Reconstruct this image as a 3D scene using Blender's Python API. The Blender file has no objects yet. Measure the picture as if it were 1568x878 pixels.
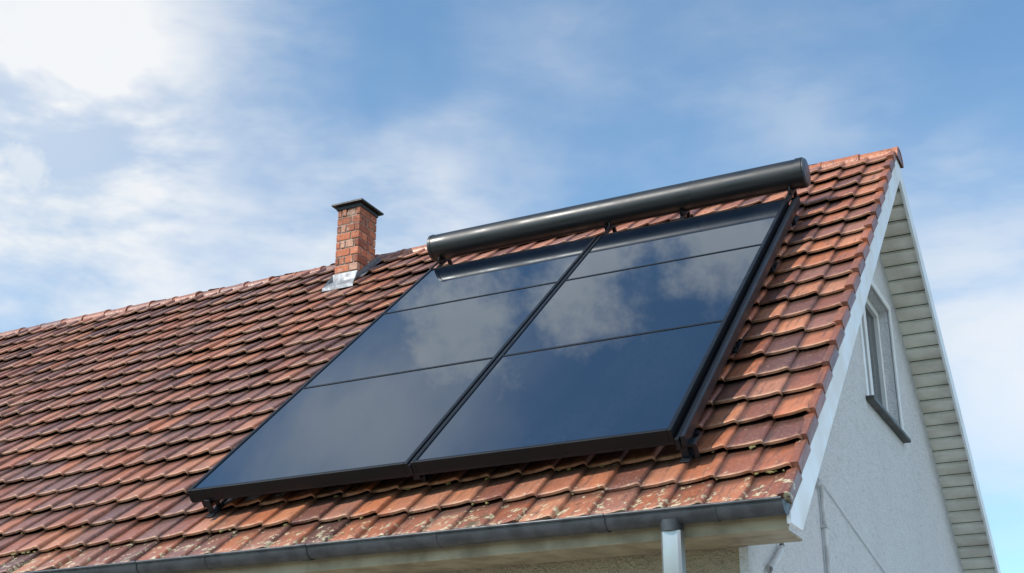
import bpy, bmesh, math, random
from mathutils import Matrix, Vector
random.seed(7)
sc = bpy.context.scene
PITCH = math.radians(42); SN, CS, TN = math.sin(PITCH), math.cos(PITCH), math.tan(PITCH)
ZE = 3.2; LS = 6.5; YR = LS*CS; ZR = ZE+LS*SN; LEN = 22.0
sc.view_settings.view_transform = 'Standard'
try: sc.view_settings.look = 'None'
except Exception: pass

# ---------------------------------------------------------------- helpers
M_ROOF = Matrix(((1,0,0,0),(0,CS,-SN,0),(0,SN,CS,ZE),(0,0,0,1)))
M_REAR = Matrix.Translation((-LEN/2,YR,0)) @ Matrix.Rotation(math.pi,4,'Z') @ Matrix.Translation((LEN/2,-YR,0)) @ M_ROOF
I4 = Matrix.Identity(4)

def empty(name):
    e = bpy.data.objects.new(name, None); sc.collection.objects.link(e); return e
house = empty("tiled_roof_house")
solar = empty("solar_water_heater")

def obj(name, verts, faces, mat, M=I4, parent=house, smooth=False, bevel=0, sharp=None, segs=2):
    me = bpy.data.meshes.new(name); me.from_pydata(verts, [], faces); me.update()
    if isinstance(mat,(list,tuple)):
        for m in mat: me.materials.append(m)
    else: me.materials.append(mat)
    bm = bmesh.new(); bm.from_mesh(me); bmesh.ops.recalc_face_normals(bm, faces=bm.faces); bm.to_mesh(me); bm.free()
    if smooth: me.polygons.foreach_set("use_smooth",[True]*len(me.polygons))
    o = bpy.data.objects.new(name, me); sc.collection.objects.link(o)
    o.parent = parent; o.matrix_world = M
    if bevel:
        b = o.modifiers.new("b",'BEVEL'); b.width = bevel; b.segments = segs; b.limit_method='ANGLE'
    return o

def boxdata(lo, hi, V, F):
    n=len(V); x0,y0,z0=lo; x1,y1,z1=hi
    V += [(x0,y0,z0),(x1,y0,z0),(x1,y1,z0),(x0,y1,z0),(x0,y0,z1),(x1,y0,z1),(x1,y1,z1),(x0,y1,z1)]
    F += [tuple(n+i for i in f) for f in ((0,3,2,1),(4,5,6,7),(0,1,5,4),(1,2,6,5),(2,3,7,6),(3,0,4,7))]
def boxes(name, lst, mat, M=I4, parent=house, bevel=0.004):
    V=[];F=[]
    for lo,hi in lst: boxdata(lo,hi,V,F)
    return obj(name,V,F,mat,M,parent,bevel=bevel)

def tube(name, pts, r, mat, M=I4, parent=house, n=16, closed=True, prof=None):
    V=[];F=[]; P=[Vector(p) for p in pts]
    prof = prof or [(math.cos(2*math.pi*i/n)*r, math.sin(2*math.pi*i/n)*r) for i in range(n)]
    n=len(prof)
    for i,p in enumerate(P):
        a = P[max(i-1,0)]; b = P[min(i+1,len(P)-1)]; t=(b-a).normalized()
        up = Vector((0,0,1)) if abs(t.z)<.95 else Vector((0,1,0))
        s = t.cross(up).normalized(); w = s.cross(t).normalized()
        for (c,d) in prof: V.append(tuple(p+s*c+w*d))
    for i in range(len(P)-1):
        for j in range(n):
            k=(j+1)%n; F.append((i*n+j,i*n+k,(i+1)*n+k,(i+1)*n+j))
    F.append(tuple(range(n))[::-1]); F.append(tuple((len(P)-1)*n+j for j in range(n)))
    o = obj(name,V,F,mat,M,parent,smooth=True)
    m=o.modifiers.new("e",'EDGE_SPLIT'); m.split_angle=math.radians(40)
    return o

def lathe_x(name, prof, cy, cz, mat, M, parent, n=48):
    V=[];F=[]
    for (x,r) in prof:
        for i in range(n):
            a=2*math.pi*i/n; V.append((x,cy+r*math.cos(a),cz+r*math.sin(a)))
    for i in range(len(prof)-1):
        for j in range(n):
            k=(j+1)%n; F.append((i*n+j,i*n+k,(i+1)*n+k,(i+1)*n+j))
    F.append(tuple(range(n))); F.append(tuple((len(prof)-1)*n+j for j in range(n)))
    o=obj(name,V,F,mat,M,parent,smooth=True)
    m=o.modifiers.new("e",'EDGE_SPLIT'); m.split_angle=math.radians(35)
    return o

# ---------------------------------------------------------------- materials
class NT:
    def __init__(s, nt): s.nt=nt; s.n=nt.nodes; s.l=nt.links
    def new(s,t,**k):
        nd=s.n.new(t)
        for a,b in k.items(): setattr(nd,a,b)
        return nd
    def set(s,sock,v):
        if isinstance(v,bpy.types.NodeSocket): s.l.new(v,sock)
        else: sock.default_value=v
    def math(s,op,a,b=0.0,c=None,clamp=False):
        m=s.new('ShaderNodeMath',operation=op,use_clamp=clamp); s.set(m.inputs[0],a); s.set(m.inputs[1],b)
        if c is not None: s.set(m.inputs[2],c)
        return m.outputs[0]
    def mapr(s,v,a,b,c=0.0,d=1.0,smooth=True):
        m=s.new('ShaderNodeMapRange'); m.interpolation_type='SMOOTHSTEP' if smooth else 'LINEAR'
        s.set(m.inputs[0],v)
        for i,x in enumerate((a,b,c,d)): m.inputs[i+1].default_value=x
        return m.outputs[0]
    def noise(s,vec,scale,detail=4,rough=.5,dist=0.0):
        m=s.new('ShaderNodeTexNoise'); s.l.new(vec,m.inputs['Vector']); m.inputs['Scale'].default_value=scale
        m.inputs['Detail'].default_value=detail; m.inputs['Roughness'].default_value=rough; m.inputs['Distortion'].default_value=dist
        return m.outputs['Fac']
    def mapping(s,vec,scale=(1,1,1),rot=(0,0,0),loc=(0,0,0)):
        m=s.new('ShaderNodeMapping'); s.l.new(vec,m.inputs['Vector']); m.inputs['Scale'].default_value=scale
        m.inputs['Rotation'].default_value=rot; m.inputs['Location'].default_value=loc; return m.outputs[0]
    def mix(s,f,a,b,mode='MIX'):
        m=s.new('ShaderNodeMix',data_type='RGBA',blend_type=mode)
        s.set(m.inputs[0],f)
        s.set(m.inputs[6],a if not isinstance(a,tuple) else (*a,1) if len(a)==3 else a)
        s.set(m.inputs[7],b if not isinstance(b,tuple) else (*b,1) if len(b)==3 else b)
        return m.outputs[2]
    def ramp(s,f,stops,interp='LINEAR'):
        m=s.new('ShaderNodeValToRGB'); m.color_ramp.interpolation=interp; e=m.color_ramp.elements
        while len(e)<len(stops): e.new(.5)
        for i,(p,c) in enumerate(stops): e[i].position=p; e[i].color=(*c,1)
        s.set(m.inputs[0],f); return m.outputs[0]
    def bump(s,h,strength=.3,dist=.01):
        b=s.new('ShaderNodeBump'); b.inputs['Strength'].default_value=strength; b.inputs['Distance'].default_value=dist
        s.l.new(h,b.inputs['Height']); return b.outputs[0]

def mat(name, col=(.5,.5,.5), rough=.5, metal=0, spec=.5):
    m=bpy.data.materials.new(name); m.use_nodes=True; t=NT(m.node_tree); b=t.n['Principled BSDF']
    b.inputs['Base Color'].default_value=(*col,1); b.inputs['Roughness'].default_value=rough
    b.inputs['Metallic'].default_value=metal; b.inputs['Specular IOR Level'].default_value=spec
    tc=t.new('ShaderNodeTexCoord'); return m,t,b,tc.outputs['Object']

def weathered(name,col,rough,metal=0,var=.25,scale=3,bump=.1,bscale=60,stain=None,streak=False,spec=.5):
    m,t,b,oc=mat(name,col,rough,metal,spec)
    v = t.mapping(oc,(1,1,.15)) if streak else oc
    n1=t.noise(v,scale,3,.6); n2=t.noise(oc,bscale,1,.6)
    c=t.mix(t.mapr(n1,.35,.7),col,tuple(x*(1-var) for x in (stain or col)))
    t.l.new(c,b.inputs['Base Color'])
    t.l.new(t.mapr(n1,.3,.7,max(rough-.08,0),rough+.1),b.inputs['Roughness'])
    t.l.new(t.bump(n2,bump,.003),b.inputs['Normal'])
    return m

def tile_material():
    m,t,b,oc=mat("terracotta_tile",(.4,.13,.06),.5)
    at=t.new('ShaderNodeAttribute',attribute_name="tcol"); sep=t.new('ShaderNodeSeparateColor'); t.l.new(at.outputs['Color'],sep.inputs[0])
    r,g,v,u=sep.outputs[0],sep.outputs[1],sep.outputs[2],at.outputs['Alpha']
    base=t.ramp(r,[(0,(.10,.042,.034)),(.20,(.23,.075,.043)),(.42,(.40,.122,.052)),(.65,(.50,.165,.070)),(.87,(.57,.225,.110)),(1,(.27,.11,.080))])
    med=t.noise(oc,5,4,.65); fine=t.noise(oc,48,3,.7); strk=t.noise(t.mapping(oc,(24,2.6,24)),1,4,.65)
    big=t.noise(oc,.55,2,.6)
    sx=t.new('ShaderNodeSeparateXYZ'); t.l.new(oc,sx.inputs[0])
    left=t.mapr(sx.outputs[0],-1.0,-7.0,0,.60)
    age=t.math('ADD',t.mapr(big,.36,.64,.05,.60),left,clamp=True)
    age=t.math('MULTIPLY',age,t.mapr(g,0,1,.30,1.25))
    base=t.mix(t.math('MULTIPLY',age,t.mapr(med,.2,.75,.4,1.),clamp=True),base,(.17,.076,.058))
    base=t.mix(t.mapr(strk,.46,.70,0,.7),base,(.095,.045,.034))
    base=t.mix(t.mapr(fine,.50,.76,0,.38),base,(.57,.34,.24))
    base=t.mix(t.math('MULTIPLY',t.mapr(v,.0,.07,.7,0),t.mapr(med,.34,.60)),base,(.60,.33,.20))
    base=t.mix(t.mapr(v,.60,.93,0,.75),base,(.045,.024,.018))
    # gap shade between tile columns, painted dark in each side channel with grime
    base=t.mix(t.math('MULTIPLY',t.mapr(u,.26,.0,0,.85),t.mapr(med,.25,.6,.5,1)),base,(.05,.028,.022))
    eave=t.mapr(sx.outputs[1],.50,-.05,0,.13)
    ln=t.noise(oc,17,4,.7)
    lic=t.mapr(t.math('ADD',ln,eave),.67,.73,0,.85)
    base=t.mix(lic,base,t.ramp(fine,[(.35,(.34,.30,.15)),(.6,(.66,.58,.40))]))
    moss=t.mapr(t.math('ADD',med,t.math('MULTIPLY',eave,.8)),.68,.78,0,.8)
    base=t.mix(moss,base,(.085,.068,.030))
    t.l.new(base,b.inputs['Base Color'])
    t.l.new(t.math('ADD',t.mapr(strk,.3,.7,.24,.42),t.math('MULTIPLY',g,.12)),b.inputs['Roughness'])
    b.inputs['Specular IOR Level'].default_value=.6
    h=t.math('ADD',t.math('MULTIPLY',fine,.5),t.math('MULTIPLY',strk,.6))
    t.l.new(t.bump(h,.65,.009),b.inputs['Normal'])
    return m
m_tile=tile_material()

def stucco(name,col,stain,scale=1.2):
    m,t,b,oc=mat(name,col,.9,0,.2)
    n1=t.noise(t.mapping(oc,(1,1,.35)),scale,3,.6); n2=t.noise(oc,13,5,.8); n3=t.noise(oc,50,2,.6)
    c=t.mix(t.mapr(n1,.4,.75,0,.45),col,stain)
    c=t.mix(t.mapr(n2,.50,.66,0,.38),c,tuple(x*.74 for x in stain))
    c=t.mix(t.mapr(n3,.63,.72,0,.55),c,tuple(x*.45 for x in stain))
    t.l.new(c,b.inputs['Base Color'])
    t.l.new(t.bump(t.math('ADD',n2,t.math('MULTIPLY',n3,.3)),1.0,.07),b.inputs['Normal']); return m
m_wall=stucco("white_stucco",(.88,.90,.92),(.80,.82,.84))
m_wallf=stucco("tan_stucco",(.48,.41,.29),(.40,.34,.24))
m_white=weathered("white_paint",(.84,.86,.88),.45,var=.12,scale=2.5,stain=(.82,.82,.80),bump=.15,bscale=40)
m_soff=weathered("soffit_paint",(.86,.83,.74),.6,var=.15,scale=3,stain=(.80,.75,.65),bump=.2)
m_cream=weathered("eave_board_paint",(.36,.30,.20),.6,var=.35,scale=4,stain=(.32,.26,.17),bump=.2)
m_gut=weathered("gutter_metal",(.07,.075,.085),.42,.35,var=.45,scale=9,bump=.12,bscale=120)
m_pipe=weathered("downpipe_zinc",(.42,.44,.46),.35,.8,var=.3,scale=5,bump=.08,streak=True)
m_frame=weathered("black_anodised_frame",(.008,.009,.011),.35,.0,var=.1,scale=8,bump=.04,bscale=200,spec=.22)
m_rail=weathered("black_rail",(.011,.013,.017),.4,.0,var=.2,scale=5,bump=.06,spec=.25)
m_tank=weathered("tank_black_coating",(.013,.015,.018),.40,.0,var=.2,scale=3,bump=.03,bscale=60,spec=.5)
m_cap=weathered("tank_end_cap",(.055,.07,.09),.4,.0,var=.2,scale=6,bump=.04)
m_under=weathered("dark_underlay",(.03,.022,.018),.9)
m_lead=weathered("lead_flashing",(.33,.34,.36),.5,.35,var=.5,scale=14,bump=.6,bscale=30)
m_ldark=weathered("dark_flashing",(.16,.16,.17),.5,.2,var=.4,scale=14,bump=.5,bscale=30)
m_capm=weathered("chimney_cap_slate",(.02,.021,.023),.5,var=.3,scale=12,bump=.3)
m_mort=weathered("mortar",(.34,.27,.22),.95,var=.4,scale=20,bump=.8,bscale=120)
m_sill=weathered("sill_metal",(.07,.065,.06),.5,.2)
m_wpipe=weathered("wall_conduit",(.60,.61,.62),.5,var=.3,scale=8)
m_cable=weathered("cable",(.42,.42,.42),.6)
m_winf=weathered("window_frame_paint",(.84,.85,.85),.35,var=.12)
m_moss=weathered("moss_cushion",(.22,.20,.06),.95,var=.6,scale=40,bump=1,bscale=200,stain=(.5,.42,.22))
def grass():
    m,t,b,oc=mat("grass_ground",(.06,.09,.03),.95,0,.1)
    a=t.noise(oc,.15,3,.6); c=t.noise(oc,6,3,.75)
    col=t.mix(t.mapr(a,.35,.65),(.055,.08,.025),(.11,.11,.05)); col=t.mix(t.mapr(c,.3,.7,0,.6),col,(.03,.045,.015))
    t.l.new(col,b.inputs['Base Color']); t.l.new(t.bump(c,1,.06),b.inputs['Normal']); return m
m_grass=grass()
def brick():
    m,t,b,oc=mat("brick",(.4,.14,.08),.85,0,.3)
    at=t.new('ShaderNodeAttribute',attribute_name="tcol"); sep=t.new('ShaderNodeSeparateColor'); t.l.new(at.outputs['Color'],sep.inputs[0])
    c=t.ramp(sep.outputs[0],[(0,(.24,.08,.05)),(.3,(.44,.14,.075)),(.7,(.56,.19,.10)),(1,(.55,.36,.27))])
    n=t.noise(oc,32,4,.7); c=t.mix(t.mapr(n,.45,.72,0,.7),c,(.15,.075,.055)); c=t.mix(t.mapr(t.noise(oc,14,3,.6),.56,.72,0,.55),c,(.58,.42,.33))
    sz_=t.new('ShaderNodeSeparateXYZ'); t.l.new(oc,sz_.inputs[0])
    c=t.mix(t.math('MULTIPLY',t.mapr(sz_.outputs[2],7.55,7.86,0,.6),t.mapr(n,.3,.6,.3,1)),c,(.08,.05,.04))
    t.l.new(c,b.inputs['Base Color']); t.l.new(t.bump(n,.9,.01),b.inputs['Normal']); return m
m_brick=brick()
def glass(name,base,ior=1.55,tint=None):
    m,t,b,oc=mat(name,base,.02,0,.5)
    b.inputs['IOR'].default_value=ior
    if tint: b.inputs['Specular Tint'].default_value=(*tint,1)
    d=t.noise(t.mapping(oc,(1,.35,1)),1.6,3,.6); f=t.noise(oc,60,2,.7)
    c=t.mix(t.math('MULTIPLY',t.mapr(d,.4,.7,0,.045),t.mapr(f,.3,.7)),base,(.25,.27,.30))
    t.l.new(c,b.inputs['Base Color'])
    t.l.new(t.mapr(d,.35,.7,.0,.018),b.inputs['Roughness'])
    t.l.new(t.bump(t.noise(oc,1.1,1,.4),.03,.02),b.inputs['Normal'])
    return m
m_glass=glass("collector_glass",(.002,.006,.016),2.3,(.72,.88,1.0))
m_wing=glass("window_glass",(.015,.02,.024),1.45)

# ---------------------------------------------------------------- roof tiles
def add_attr(o,cols):
    a=o.data.color_attributes.new("tcol",'FLOAT_COLOR','POINT')
    a.data.foreach_set("color",[x for c in cols for x in c])

TW=.222; GA=.328
PROF=[(-.002,-.004),(.014,-.001),(.06,.003),(.11,.007),(.155,.012),(.180,.016),(.194,.0185),(.207,.018),(.216,.013),(.2225,.000),(.224,-.016)]
def und(x,s): return .010*math.sin(x*1.3+.6)*math.sin(s*.9)+.006*math.sin(x*3.1+s*1.7)
def make_tiles(seed):
    rnd=random.Random(seed)
    V=[];F=[];C=[];S=[]
    rows=[(0.0,-.022),(0.0,-.006),(.012,0.0),(.10,0),(.22,0),(.36,0)]
    ncol=int(LEN/TW); nr=20; np_=len(PROF)
    for r in range(nr):
        sb=-.07+r*GA
        rowj=rnd.uniform(-.006,.006)
        for c in range(ncol):
            x0=-(c+1)*TW-.004
            jx=rnd.uniform(-.003,.003); js=rowj+rnd.uniform(-.010,.010); jh=rnd.uniform(-.002,.010); jr=rnd.uniform(-.014,.014); jt=rnd.uniform(-.006,.009)
            if rnd.random()<.06: js+=rnd.uniform(-.022,.022); jr*=2
            c1,c2=rnd.random(),rnd.random()
            base=len(V)
            def pt(px,s,dz,pz):
                x=x0+jx+px+jr*(s-.16); arc=-.006*math.sin(math.pi*min(max(px/.2,0),1)) if s<.05 else 0
                ss=sb+js+s-jr*(px-.11)+arc
                h=.038*(1-s/.33)+pz*(1.0 if s<.3 else .9)+dz+jh*(1-s/.4)+jt*(px/.22)*(1-s/.4)+und(x0,sb)
                return (x,ss,h)
            for px,pz in PROF: V.append(pt(px,0,rows[0][1],pz)); C.append((c1,c2,0,max(px,0)/.222))
            for px,pz in PROF: V.append(pt(px,0,rows[1][1],pz)); C.append((c1,c2,0,max(px,0)/.222))
            for j in range(np_-1): F.append((base+j,base+j+1,base+np_+j+1,base+np_+j)); S.append(False)
            b2=len(V)
            for (s,dz) in rows[1:]:
                for px,pz in PROF: V.append(pt(px,s,dz,pz)); C.append((c1,c2,s/.33,max(px,0)/.222))
            for i in range(len(rows)-2):
                for j in range(np_-1):
                    F.append((b2+i*np_+j,b2+i*np_+j+1,b2+(i+1)*np_+j+1,b2+(i+1)*np_+j)); S.append(True)
        for (xa,xb) in ((-.008,.030),):
            b=len(V); c1=rnd.random()*.5; js=rnd.uniform(-.006,.006)
            prof=[(xa-.03,.020),(xa,.028),(xb-.008,.028),(xb,.020),(xb,-.050)]
            for s in (0.0,.34):
                for (px,pz) in prof:
                    V.append((px+(0.004 if s==0 else -.002),sb+js+s,.036*(1-s/.33)+pz+.002)); C.append((c1,.9,.3+s,1))
            n=len(prof)
            for j in range(n-1): F.append((b+j,b+j+1,b+n+j+1,b+n+j)); S.append(False)
            F.append((b,b+1,b+2,b+3,b+4)); S.append(False)
    return V,F,C,S
V,F,C,S=make_tiles(3)
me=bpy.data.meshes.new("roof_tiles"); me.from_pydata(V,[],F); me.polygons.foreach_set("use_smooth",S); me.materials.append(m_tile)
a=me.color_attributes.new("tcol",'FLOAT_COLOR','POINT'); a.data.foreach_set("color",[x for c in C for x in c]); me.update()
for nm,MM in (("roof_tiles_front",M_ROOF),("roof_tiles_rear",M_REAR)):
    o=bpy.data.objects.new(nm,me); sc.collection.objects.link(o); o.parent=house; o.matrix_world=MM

# small moss cushions lodged along the eaves courses (one mesh)
bm=bmesh.new(); rnd=random.Random(21)
for i in range(150):
    x=-rnd.uniform(.05,9.0); row=rnd.choice((0,0,0,1,1,2)); s=-.07+row*GA+rnd.uniform(-.012,.004); r=rnd.uniform(.005,.013)
    ret=bmesh.ops.create_icosphere(bm,subdivisions=1,radius=r)
    sxx=rnd.uniform(.9,2.2)
    for v in ret['verts']:
        v.co=Vector((v.co.x*sxx,v.co.y,v.co.z*.7))*rnd.uniform(.75,1.25)+Vector((x,s,.022+und(x,s)+rnd.uniform(-.002,.002)))
me=bpy.data.meshes.new("eave_moss"); bm.to_mesh(me); bm.free(); me.materials.append(m_moss)
o=bpy.data.objects.new("eave_moss",me); sc.collection.objects.link(o); o.parent=house; o.matrix_world=M_ROOF

# ridge caps
V=[];F=[];C=[]
n=14; x=.05; rnd=random.Random(5)
RZ=ZR-.095
while x>-LEN-.05:
    L=.40; dz=rnd.uniform(-.006,.006)+.006*math.sin(x*1.1); dy=rnd.uniform(-.006,.006); c1=.2+.6*rnd.random(); ry=rnd.uniform(-.008,.008); c2=rnd.random()
    for inner in (0,1):
        b=len(V)
        for k,(xx,rr) in enumerate(((x,.120),(x-.03,.119),(x-.035,.113),(x-L,.107))):
            rr-= .016*inner
            for j in range(n+1):
                a=math.radians(-14+208*j/n)
                V.append((xx,YR+dy+rr*1.2*math.cos(a),RZ+dz+rr*math.sin(a)+ry*k/3)); C.append((c1,c2,.3,1))
        for i in range(3):
            for j in range(n): F.append((b+i*(n+1)+j,b+i*(n+1)+j+1,b+(i+1)*(n+1)+j+1,b+(i+1)*(n+1)+j))
        if inner:
            b0=b-4*(n+1)
            for j in range(n): F.append((b0+j,b0+j+1,b+j+1,b+j))
    x-=.365
b=len(V); V.append((.045,YR,ZR-.12)); C.append((.15,.5,.3,1))
for j in range(n+1):
    a=math.radians(-14+208*j/n); V.append((.045,YR+.13*math.cos(a),RZ+.112*math.sin(a))); C.append((.15,.5,.3,1))
for j in range(n): F.append((b,b+1+j,b+2+j))
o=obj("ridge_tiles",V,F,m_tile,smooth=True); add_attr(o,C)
mm=o.modifiers.new("e",'EDGE_SPLIT'); mm.split_angle=math.radians(35)

# ---------------------------------------------------------------- roof slab, barge boards
def zl(y,h): return ZE+y*TN+h/CS
def chevron(name,h0,h1,ya,x0,x1,mat_,zcut=None,bevel=0):
    if zcut is not None:
        yb=(zcut-ZE-h1/CS)/TN
        front=[(ya,zl(ya,h0)),(ya,zcut),(yb,zcut)]
    else: front=[(ya,zl(ya,h0)),(ya,zl(ya,h1))]
    poly=[(YR,zl(YR,h0))]+front+[(YR,zl(YR,h1))]
    V=[];F=[]
    for side in (0,1):
        P=[((y if not side else 2*YR-y),z) for y,z in poly]; b=len(V); k=len(P)
        V+=[(x0,y,z) for y,z in P]+[(x1,y,z) for y,z in P]
        F.append(tuple(b+i for i in range(k))); F.append(tuple(b+k+i for i in range(k)))
        for i in range(k-1): F.append((b+i,b+i+1,b+k+i+1,b+k+i))
    return obj(name,V,F,mat_,bevel=bevel)
chevron("roof_deck",-.03,-.115,.0,-LEN+.03,-.004,m_under)
chevron("verge_board",-.035,-.225,-.05,.0,.024,m_white,zcut=3.05)
chevron("verge_board_far",-.035,-.225,-.05,-LEN-.024,-LEN,m_white,zcut=3.05)
V=[];F=[]
XW=-.34
for MM in (M_ROOF,M_REAR):
    s=.30
    xa,xb=(XW-.02,-.002)
    if MM is M_REAR: xa,xb=(-LEN+.002,-LEN-XW+.02)
    while s<6.34:
        p=.158
        q=[(s+.008,-.122),(s+p,-.178),(s+p,-.1165),(s+.008,-.1165)]
        b=len(V)
        for xx in (xa,xb):
            for (ss,hh) in q: V.append(tuple(MM@Vector((xx,ss,hh))))
        F+= [(b,b+1,b+5,b+4),(b+1,b+2,b+6,b+5),(b+2,b+3,b+7,b+6),(b+3,b,b+4,b+7),(b,b+3,b+2,b+1),(b+4,b+5,b+6,b+7)]
        s+=p
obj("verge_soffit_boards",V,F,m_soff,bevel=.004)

for nm,ys in (("eave_front",1),("eave_rear",-1)):
    def Y(y): return y if ys==1 else 2*YR-y
    def bx(x0,y0,z0,x1,y1,z1): a,b=sorted((Y(y0),Y(y1))); return ((x0,a,z0),(x1,b,z1))
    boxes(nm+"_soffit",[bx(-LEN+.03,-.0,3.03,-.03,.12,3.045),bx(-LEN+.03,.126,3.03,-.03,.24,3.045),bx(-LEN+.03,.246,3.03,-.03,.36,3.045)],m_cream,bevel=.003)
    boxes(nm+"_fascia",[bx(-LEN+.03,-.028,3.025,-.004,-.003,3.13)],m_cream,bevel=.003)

# ---------------------------------------------------------------- walls
Y0=.345; Y1=2*YR-Y0
wy0,wy1,wz0,wz1=4.10,5.50,4.93,6.20
def zt(y): return zl(y if y<=YR else 2*YR-y,-.112)
V=[];F=[]
def poly(pts): b=len(V); V.extend(pts); F.append(tuple(range(b,b+len(pts))))
def g(x,l): poly([(x,y,z) for y,z in l])
g(XW,[(Y0,0),(wy0,0),(wy0,zt(wy0)),(Y0,zt(Y0))])
g(XW,[(wy1,0),(Y1,0),(Y1,zt(Y1)),(wy1,zt(wy1))])
g(XW,[(wy0,0),(wy1,0),(wy1,wz0),(wy0,wz0)])
g(XW,[(wy0,wz1),(wy1,wz1),(wy1,zt(wy1)),(YR,zt(YR)),(wy0,zt(wy0))])
RD=.16
for a,b in (((wy0,wz0),(wy0,wz1)),((wy0,wz1),(wy1,wz1)),((wy1,wz1),(wy1,wz0)),((wy1,wz0),(wy0,wz0))):
    poly([(XW,*a),(XW,*b),(XW-RD,*b),(XW-RD,*a)])
xf=-LEN-XW
g(xf,[(Y0,0),(Y1,0),(Y1,zt(Y1)),(YR,zt(YR)),(Y0,zt(Y0))])
obj("gable_walls",V,F,m_wall)
V=[];F=[]
for y in (Y0,Y1): poly([(xf,y,0),(XW-.0,y,0),(XW-.0,y,3.04),(xf,y,3.04)])
obj("long_walls",V,F,m_wallf)
boxes("wall_corner",[((XW-.05,Y0-.006,0),(XW+.004,Y0+.05,3.028))],m_wall,bevel=.006)
xg=XW-.13; fw=.07; ym=(wy0+wy1)/2
fr=[((xg-.03,wy0,wz0),(xg+.04,wy0+fw,wz1)),((xg-.03,wy1-fw,wz0),(xg+.04,wy1,wz1)),
    ((xg-.03,wy0+fw,wz0),(xg+.04,wy1-fw,wz0+fw)),((xg-.03,wy0+fw,wz1-fw),(xg+.04,wy1-fw,wz1)),
    ((xg-.03,ym-.05,wz0+fw),(xg+.045,ym+.05,wz1-fw))]
boxes("window_frame",fr,m_winf,bevel=.006)
boxes("window_glass",[((xg-.01,wy0+fw,wz0+fw),(xg,ym-.05,wz1-fw)),((xg-.01,ym+.05,wz0+fw),(xg,wy1-fw,wz1-fw))],m_wing,bevel=0)
boxes("window_casing",[((XW-.01,wy1+.0,wz0-.0),(XW+.018,wy1+.07,wz1+.07)),((XW-.01,wy0-.07,wz0),(XW+.018,wy0,wz1+.07)),((XW-.01,wy0,wz1),(XW+.018,wy1,wz1+.07))],m_winf,bevel=.004)
boxes("window_sill",[((XW-.12,wy0-.08,wz0-.035),(XW+.07,wy1+.08,wz0-.001))],m_sill,bevel=.006)

tube("wall_conduit",[(XW+.02,2.0,3.72),(XW+.025,2.05,3.76),(XW+.025,2.09,3.72),(XW+.025,2.09,3.6),(XW+.025,2.09,.2)],.016,m_wpipe,n=10)
boxes("conduit_clips",[((XW,2.06,z),(XW+.045,2.12,z+.02)) for z in (3.45,2.9,2.3,1.7)],m_wpipe,bevel=.003)
tube("wall_drain_pipe",[(XW+.03,.98,3.45),(XW+.03,.98,3.22),(XW+.03,.95,3.12),(XW+.03,.82,3.03),(XW+.03,.66,2.95),(XW+.03,.62,2.86),(XW+.03,.62,.2)],.02,m_wpipe,n=10)
cab=[]
for i in range(15):
    f=i/14; y=1.9+f*(8.6-1.9); z=3.83-f*1.05-.05*math.sin(f*math.pi); cab.append((XW+.008,y,z))
tube("wall_cable",cab,.003,m_cable,n=6)

# ---------------------------------------------------------------- gutters
def gutter(name,M):
    V=[];F=[]; cy=-.095; cz=3.155; ro=.066; ri=.061; n=14
    pr=[(cy+ro*math.cos(math.pi+math.pi*i/n),cz+ro*1.05*math.sin(math.pi+math.pi*i/n)) for i in range(n+1)]
    bead=[(cy-ro-.000+.009*math.cos(a)-.004,cz+.006+.009*math.sin(a)) for a in [math.radians(-60-30*k) for k in range(9)]]
    outer=bead[::-1]+pr[1:]
    inner=[(cy+ri*math.cos(2*math.pi-math.pi*i/n),cz+.003+ri*math.sin(2*math.pi-math.pi*i/n)) for i in range(n+1)]
    P=outer+inner; k=len(P)
    def put(x0,x1,sc_=1.0):
        b=len(V)
        for x in (x0,x1):
            for (y,z) in P: V.append((x,cy+(y-cy)*sc_,cz+(z-cz)*sc_))
        for j in range(k): F.append((b+j,b+(j+1)%k,b+k+(j+1)%k,b+k+j))
        return b
    xs=[.012,-1.02,-3.0,-4.35,-7.3,-10.3,-13.3,-16.3,-19.3,-LEN-.01]
    for a_,b_ in zip(xs[:-1],xs[1:]): put(a_-.002,b_+.002)
    for x in xs[1:-1]: put(x+.035,x-.035,1.07)
    for x in (.012,-LEN-.01):
        b=len(V)
        for xx in (x-.004,x+.004):
            for (y,z) in pr: V.append((xx,cy+(y-cy)*1.04,cz+(z-cz)*1.04))
        m=len(pr); F.append(tuple(b+j for j in range(m))); F.append(tuple(b+m+j for j in range(m)))
        for j in range(m): F.append((b+j,b+(j+1)%m,b+m+(j+1)%m,b+m+j))
    x=-.35
    while x>-LEN:
        b=len(V)
        for xx in (x,x-.022):
            for (y,z) in pr: V.append((xx,cy+(y-cy)*1.045,cz+(z-cz)*1.045))
        m=len(pr)
        for j in range(m-1): F.append((b+j,b+j+1,b+m+j+1,b+m+j))
        x-=1.7
    o=obj(name,V,F,m_gut,M,smooth=True); mm=o.modifiers.new("e",'EDGE_SPLIT'); mm.split_angle=math.radians(38)
gutter("gutter_front",I4)
gutter("gutter_rear",Matrix.Translation((-LEN/2,YR,0)) @ Matrix.Rotation(math.pi,4,'Z') @ Matrix.Translation((LEN/2,-YR,0)))
rp=[(-.056,-.03),(-.042,-.044),(.042,-.044),(.056,-.03),(.056,.03),(.042,.044),(-.042,.044),(-.056,.03)]
tube("downpipe",[(-.62,-.085,3.08),(-.62,-.085,2.55),(-.62,-.03,2.44),(-.62,.2,2.32),(-.62,.27,2.2),(-.62,.27,0.05)],.05,m_pipe,prof=rp)
tube("downpipe_outlet",[(-.62,-.095,3.115),(-.62,-.09,3.055)],.062,m_gut,n=20)

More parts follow.
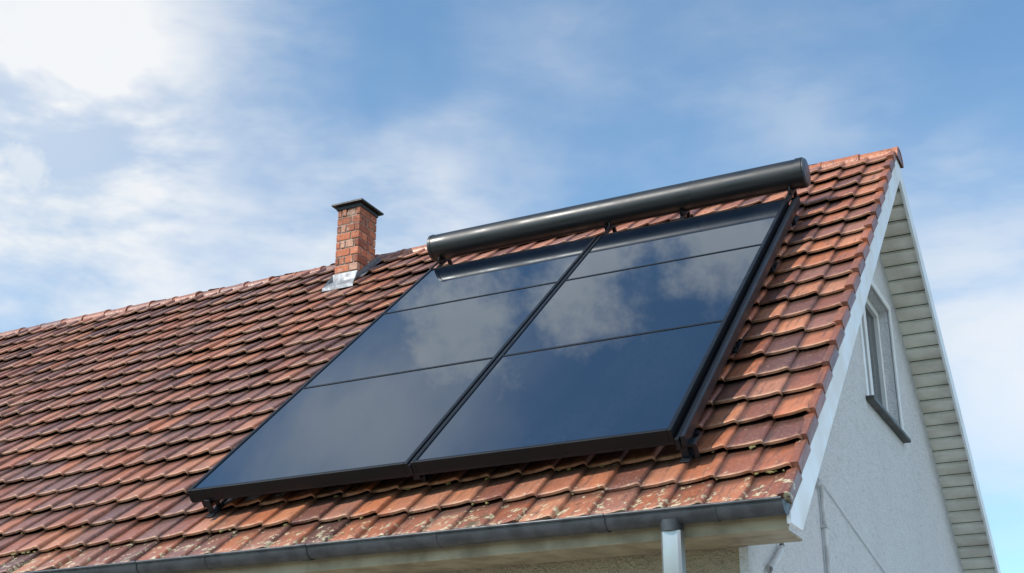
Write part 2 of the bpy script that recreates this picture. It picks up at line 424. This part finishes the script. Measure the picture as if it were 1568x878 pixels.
# ---------------------------------------------------------------- chimney
cx0,cx1=-5.95,-5.655; cy0=4.176; cy1=4.52; czb=6.75; czt=7.86
boxes("chimney_core",[((cx0+.008,cy0+.008,czb),(cx1-.008,cy1-.008,czt-.006))],m_mort,bevel=0)
V=[];F=[];C=[]; rnd=random.Random(11); z=czb; k=0; jt=.014; ch=.082; T=.05
def bk(x0,y0,z0,x1,y1,z1):
    j=lambda: rnd.uniform(-.004,.004)
    boxdata((x0+j()*.5,y0+j(),z0),(x1+j()*.5,y1+j(),z1+j()*.4),V,F); c=rnd.random(); C.extend([(c,c,c,1)]*8)
while z<czt-.04:
    z1=z+ch
    w=cx1-cx0; d=cy1-cy0
    if k%2==0:
        for (ya,yb) in ((cy0,cy0+T),(cy1-T,cy1)):
            m_=cx0+w*.64; bk(cx0,ya,z,m_-jt/2,yb,z1); bk(m_+jt/2,ya,z,cx1,yb,z1)
        for (xa,xb) in ((cx0,cx0+T),(cx1-T,cx1)):
            m_=(cy0+cy1)/2; bk(xa,cy0+T+jt,z,xb,m_-jt/2,z1); bk(xa,m_+jt/2,z,xb,cy1-T-jt,z1)
    else:
        for (xa,xb) in ((cx0,cx0+T),(cx1-T,cx1)):
            m_=cy0+d*.6; bk(xa,cy0,z,xb,m_-jt/2,z1); bk(xa,m_+jt/2,z,xb,cy1,z1)
        for (ya,yb) in ((cy0,cy0+T),(cy1-T,cy1)):
            m_=cx0+w*.42; bk(cx0+T+jt,ya,z,m_-jt/2,yb,z1); bk(m_+jt/2,ya,z,cx1-T-jt,yb,z1)
    z=z1+jt; k+=1
o=obj("chimney_bricks",V,F,m_brick,bevel=.005); add_attr(o,C)
boxes("chimney_cap_collar",[((cx0-.012,cy0-.012,z-jt),(cx1+.012,cy1+.012,z+.03))],m_capm,bevel=.004)
zc=z+.03; ov=.055
V=[(cx0-ov,cy0-ov,zc),(cx1+ov,cy0-ov,zc),(cx1+ov,cy1+ov,zc),(cx0-ov,cy1+ov,zc),
   (cx0-ov,cy0-ov,zc+.022),(cx1+ov,cy0-ov,zc+.022),(cx1+ov,cy1+ov,zc+.022),(cx0-ov,cy1+ov,zc+.022),
   (cx0+.10,cy0+.12,zc+.10),(cx1-.10,cy0+.12,zc+.10),(cx1-.10,cy1-.12,zc+.10),(cx0+.10,cy1-.12,zc+.10)]
F=[(0,3,2,1),(0,1,5,4),(1,2,6,5),(2,3,7,6),(3,0,4,7),(4,5,9,8),(5,6,10,9),(6,7,11,10),(7,4,8,11),(8,9,10,11)]
obj("chimney_cap",V,F,m_capm,bevel=.004)
def zr(y,h=0): return zl(y,h)
ya=cy0-.006
yb=ya-.13
V=[(cx0-.012,ya,zr(ya)+.16),(cx1+.012,ya,zr(ya)+.16),(cx1+.014,ya-.004,zr(ya)+.075),(cx0-.014,ya-.004,zr(ya)+.075),
   (cx0-.05,yb,zr(yb,.06)),(cx1+.05,yb,zr(yb,.06)),(cx1+.05,yb,zr(yb,.03)),(cx0-.05,yb,zr(yb,.03))]
F=[(0,1,2,3),(3,2,5,4),(4,5,6,7),(2,1,5),(3,4,0)]
obj("chimney_apron_flashing",V,F,m_lead)
V=[];F=[]
for xw,sg in ((cx1+.008,1),(cx0-.008,-1)):
    b=len(V)
    ye=cy1+.05
    V+=[(xw,ya,zr(ya)+.13),(xw,ye,zr(ye)+.13),(xw+sg*.006,ye,zr(ye,.06)),(xw+sg*.006,ya,zr(ya,.06)),(xw+sg*.07,ye,zr(ye,.055)),(xw+sg*.07,ya,zr(ya,.055))]
    F+=[(b,b+1,b+2,b+3),(b+3,b+2,b+4,b+5)]
obj("chimney_side_flashing",V,F,m_ldark)

# ---------------------------------------------------------------- solar heater (roof coordinates x,s,h)
H=.25; HB=.165
s0,s1=.47,4.76
cols=[(-4.25,-2.475),(-2.455,-.70)]
divs=[2.10,3.63]
fwid=.030
fb=[];gb=[];db=[]
for (xa,xb) in cols:
    fb+=[((xa,s0,HB),(xa+fwid,s1,H)),((xb-fwid,s0,HB),(xb,s1,H)),((xa+fwid,s0,HB),(xb-fwid,s0+fwid,H)),((xa+fwid,s1-fwid,HB),(xb-fwid,s1,H))]
    lim=[s0+fwid]+divs+[s1-fwid]
    for a,b in zip(lim[:-1],lim[1:]):
        gb.append(((xa+fwid,a+.001,H-.02),(xb-fwid,b-.001,H-.008)))
    for d in divs: db.append(((xa+fwid,d-.012,H-.03),(xb-fwid,d+.012,H-.003)))
boxes("collector_frame",fb,m_frame,M_ROOF,solar,bevel=.004)
boxes("collector_glass",gb,m_glass,M_ROOF,solar,bevel=0)
boxes("collector_glazing_bars",db,m_frame,M_ROOF,solar,bevel=.003)
boxes("collector_back",[((xa+.004,s0+.004,HB-.012),(xb-.004,s1-.004,HB+.004)) for xa,xb in cols],m_rail,M_ROOF,solar,bevel=0)
rails=[((-.688,s0-.03,HB-.035),(-.662,s1+.10,H-.05)),((-.645,s0-.04,HB-.01),(-.618,s1+.08,H-.03)),
       ((-4.2,s0+.04,HB-.075),(-4.15,s1+.1,HB-.013)),((-2.49,s0+.03,HB-.055),(-2.44,s1+.1,HB-.013)),
       ((-2.474,s0-.006,HB-.0),(-2.456,s1,H-.012))]
for s in (.72,1.9,3.4,4.6): rails.append(((-4.2,s,.085),(-.64,s+.045,HB-.077)))
boxes("mounting_rails",rails,m_rail,M_ROOF,solar,bevel=.004)
hk=[]
for x in (-4.12,-2.46,-.66):
    for s in (.62,2.0,3.5,4.62):
        hk+=[((x-.018,s-.06,.055),(x+.018,s+.16,.066)),((x-.018,s-.06,.066),(x+.018,s-.048,.12))]
boxes("roof_hooks",hk,m_rail,M_ROOF,solar,bevel=.003)
feet=[]
for x in (-4.10,-.655):
    feet+=[((x-.03,s0-.06,.055),(x+.03,s0+.10,.068)),((x-.022,s0-.02,.068),(x+.022,s0-.008,.17))]
boxes("support_feet",feet,m_rail,M_ROOF,solar,bevel=.003)
tube("support_leg",[(-.60,s0+.02,.05),(-.60,s0+.02,.15)],.018,m_rail,M_ROOF,solar,n=12)
boxes("support_leg_bracket",[((-.65,s0-.02,.135),(-.575,s0+.06,.155))],m_rail,M_ROOF,solar,bevel=.003)
ts,th,tr=5.10,.352,.130
xa,xb=-4.33,-.565
prof=[(xa-.028,.03),(xa-.026,.07),(xa-.016,.105),(xa,tr+.003),(xa+.03,tr+.005),(xa+.032,tr),
      (-1.62,tr),(-1.618,tr+.0015),(-1.60,tr+.0015),(-1.598,tr),
      (xb-.072,tr),(xb-.07,tr+.006),(xb-.012,tr+.006),(xb-.010,tr-.002)]
lathe_x("storage_tank",prof,ts,th,m_tank,M_ROOF,solar,n=64)
lathe_x("tank_end_cap",[(xb-.012,tr-.004),(xb,tr-.003),(xb+.010,tr-.010),(xb+.014,tr-.03),(xb+.016,.03),(xb+.016,.001)],ts,th,m_cap,M_ROOF,solar)
V=[];F=[]
for x in (-4.24,-2.46,-1.72,-.72):
    boxdata((x-.016,4.97,.215),(x+.016,5.02,.27),V,F)
    boxdata((x-.018,4.75,.195),(x+.018,5.20,.215),V,F)
    boxdata((x-.016,5.15,.05),(x+.016,5.19,.195),V,F)
obj("tank_brackets",V,F,m_rail,M_ROOF,solar,bevel=.003)
for x in (-4.26,-2.44,-.74):
    tube("tank_pipe_fitting",[(x+.03,4.75,.250),(x+.03,4.85,.252),(x+.03,4.94,.262),(x+.03,5.0,.30)],.009,m_rail,M_ROOF,solar,n=12)

# ---------------------------------------------------------------- ground
obj("ground",[(-600,-600,0),(600,-600,0),(600,600,0),(-600,600,0)],[(0,1,2,3)],m_grass,parent=None)
V=[];F=[]; boxdata((-24,-7.5,-.05),(7.0,12,.035),V,F)
obj("bounce_paving",V,F,weathered("bounce_concrete",(.46,.44,.41),.85,var=.3,scale=1.5,bump=.4),parent=None,bevel=.01)  # unseen pale paving, widened to bounce sunlight onto wall and soffit

# ---------------------------------------------------------------- sun + sky
SUN=Vector((-.45,-.60,.66)).normalized()
sl=bpy.data.lights.new("sun",'SUN'); sl.energy=4.5; sl.angle=math.radians(.55); sl.color=(1,.94,.85)
so=bpy.data.objects.new("sun",sl); sc.collection.objects.link(so); so.rotation_euler=SUN.to_track_quat('Z','Y').to_euler(); so.location=(-8,-10,14)
w=bpy.data.worlds.new("World"); sc.world=w; w.use_nodes=True; t=NT(w.node_tree)
for n_ in list(t.n): t.n.remove(n_)
sky=t.new('ShaderNodeTexSky'); sky.sky_type='NISHITA'; sky.sun_disc=False
sky.sun_elevation=math.asin(SUN.z); sky.sun_rotation=math.atan2(SUN.x,SUN.y)
sky.air_density=1.0; sky.dust_density=.5; sky.ozone_density=2.0; sky.altitude=100
tc=t.new('ShaderNodeTexCoord'); D=tc.outputs['Generated']
n1=t.noise(D,5.0,4,.58)
n2=t.noise(t.mapping(D,(3,3,8),(.15,.3,.3)),1.7,5,.57,.15)
nw=t.noise(D,34,4,.62)
def blob(c,r,soft,wt,inner=0):
    v=t.new('ShaderNodeVectorMath',operation='DISTANCE'); t.l.new(D,v.inputs[0]); v.inputs[1].default_value=c
    d=t.math('ADD',v.outputs['Value'],t.math('MULTIPLY',t.math('SUBTRACT',n1,.5),soft)) if soft else v.outputs['Value']
    return t.mapr(d,r,inner,0,wt)
soft_blobs=[((-.68,.54,.515),.27,.12,1.05),((-.655,.583,.479),.15,.1,.40),
  ((-.455,.780,.431),.14,.2,.55),((-.533,.718,.448),.11,.2,.25),((-.684,.634,.362),.24,.2,.62),((-.56,.74,.36),.2,.2,.5),
  ((-.097,.932,.350),.19,.2,.42),((-.06,.96,.28),.18,.2,.42),((-.36,.777,.515),.14,.2,.20),((-.21,.833,.511),.12,.2,.20),
  ((-.531,.357,.769),.17,.12,.60)]
acc=None
for c,r,s_,wt in soft_blobs:
    b=blob(c,r,s_,wt); acc=b if acc is None else t.math('ADD',acc,b)
wisp=t.math('MULTIPLY',acc,t.mapr(t.math('ADD',t.math('MULTIPLY',n2,.75),t.math('MULTIPLY',n1,.25)),.37,.60,.34,1.22))
puffs=[((-.69,.587,.424),.042,.06,.85),((-.265,.498,.826),.066,.10,.95),((-.374,.4545,.8085),.056,.09,.95),((-.355,.481,.801),.045,.08,.9),((-.462,.430,.776),.072,.11,.95)]
pa=None
for c,r,s_,wt in puffs:
    v=t.new('ShaderNodeVectorMath',operation='DISTANCE'); t.l.new(D,v.inputs[0]); v.inputs[1].default_value=c
    d=t.math('ADD',v.outputs['Value'],t.math('MULTIPLY',t.math('SUBTRACT',nw,.5),s_))
    b=t.mapr(d,r,r*.15,0,wt); pa=b if pa is None else t.math('MAXIMUM',pa,b)
amb=t.mapr(n2,.45,.75,.02,.12)
fill_bank=t.math('MULTIPLY',blob((.92,-.15,.35),.95,.3,.85,.35),t.mapr(n1,.35,.6,.6,1))  # unseen bright cloud bank behind the camera, added to brighten the gable wall
cov=t.math('ADD',t.math('MAXIMUM',wisp,pa),amb,clamp=True)
cov=t.math('MULTIPLY',cov,.93)
skyc=t.mix(1.0,sky.outputs[0],(1.10,1.40,1.42),'MULTIPLY')
cl=t.mix(t.mapr(n1,.3,.65),(5.2,5.6,6.0),(6.4,6.45,6.5))
fin=t.mix(cov,skyc,cl)
fin=t.mix(fill_bank,fin,(10.2,10.8,11.8))
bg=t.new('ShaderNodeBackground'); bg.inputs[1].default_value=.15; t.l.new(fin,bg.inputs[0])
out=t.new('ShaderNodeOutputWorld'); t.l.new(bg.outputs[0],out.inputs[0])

# ---------------------------------------------------------------- camera
Xc=Vector((.892,.1656,.420)).normalized(); Sc=Vector((.3385,.370,-.865)); Sc=(Sc-Xc*Sc.dot(Xc)).normalized(); Nc=Xc.cross(Sc)
Zc=Nc*CS+Sc*SN; Yc=Sc*CS-Nc*SN
R=Matrix((Xc,Yc,Zc)).to_4x4()
cam=bpy.data.cameras.new("camera"); cam.sensor_width=36; cam.lens=2009*36/1568; cam.clip_end=3000; cam.clip_start=.05
co=bpy.data.objects.new("camera",cam); sc.collection.objects.link(co)
co.matrix_world=Matrix.Translation((1.80,-6.77,1.62)) @ R
sc.camera=co
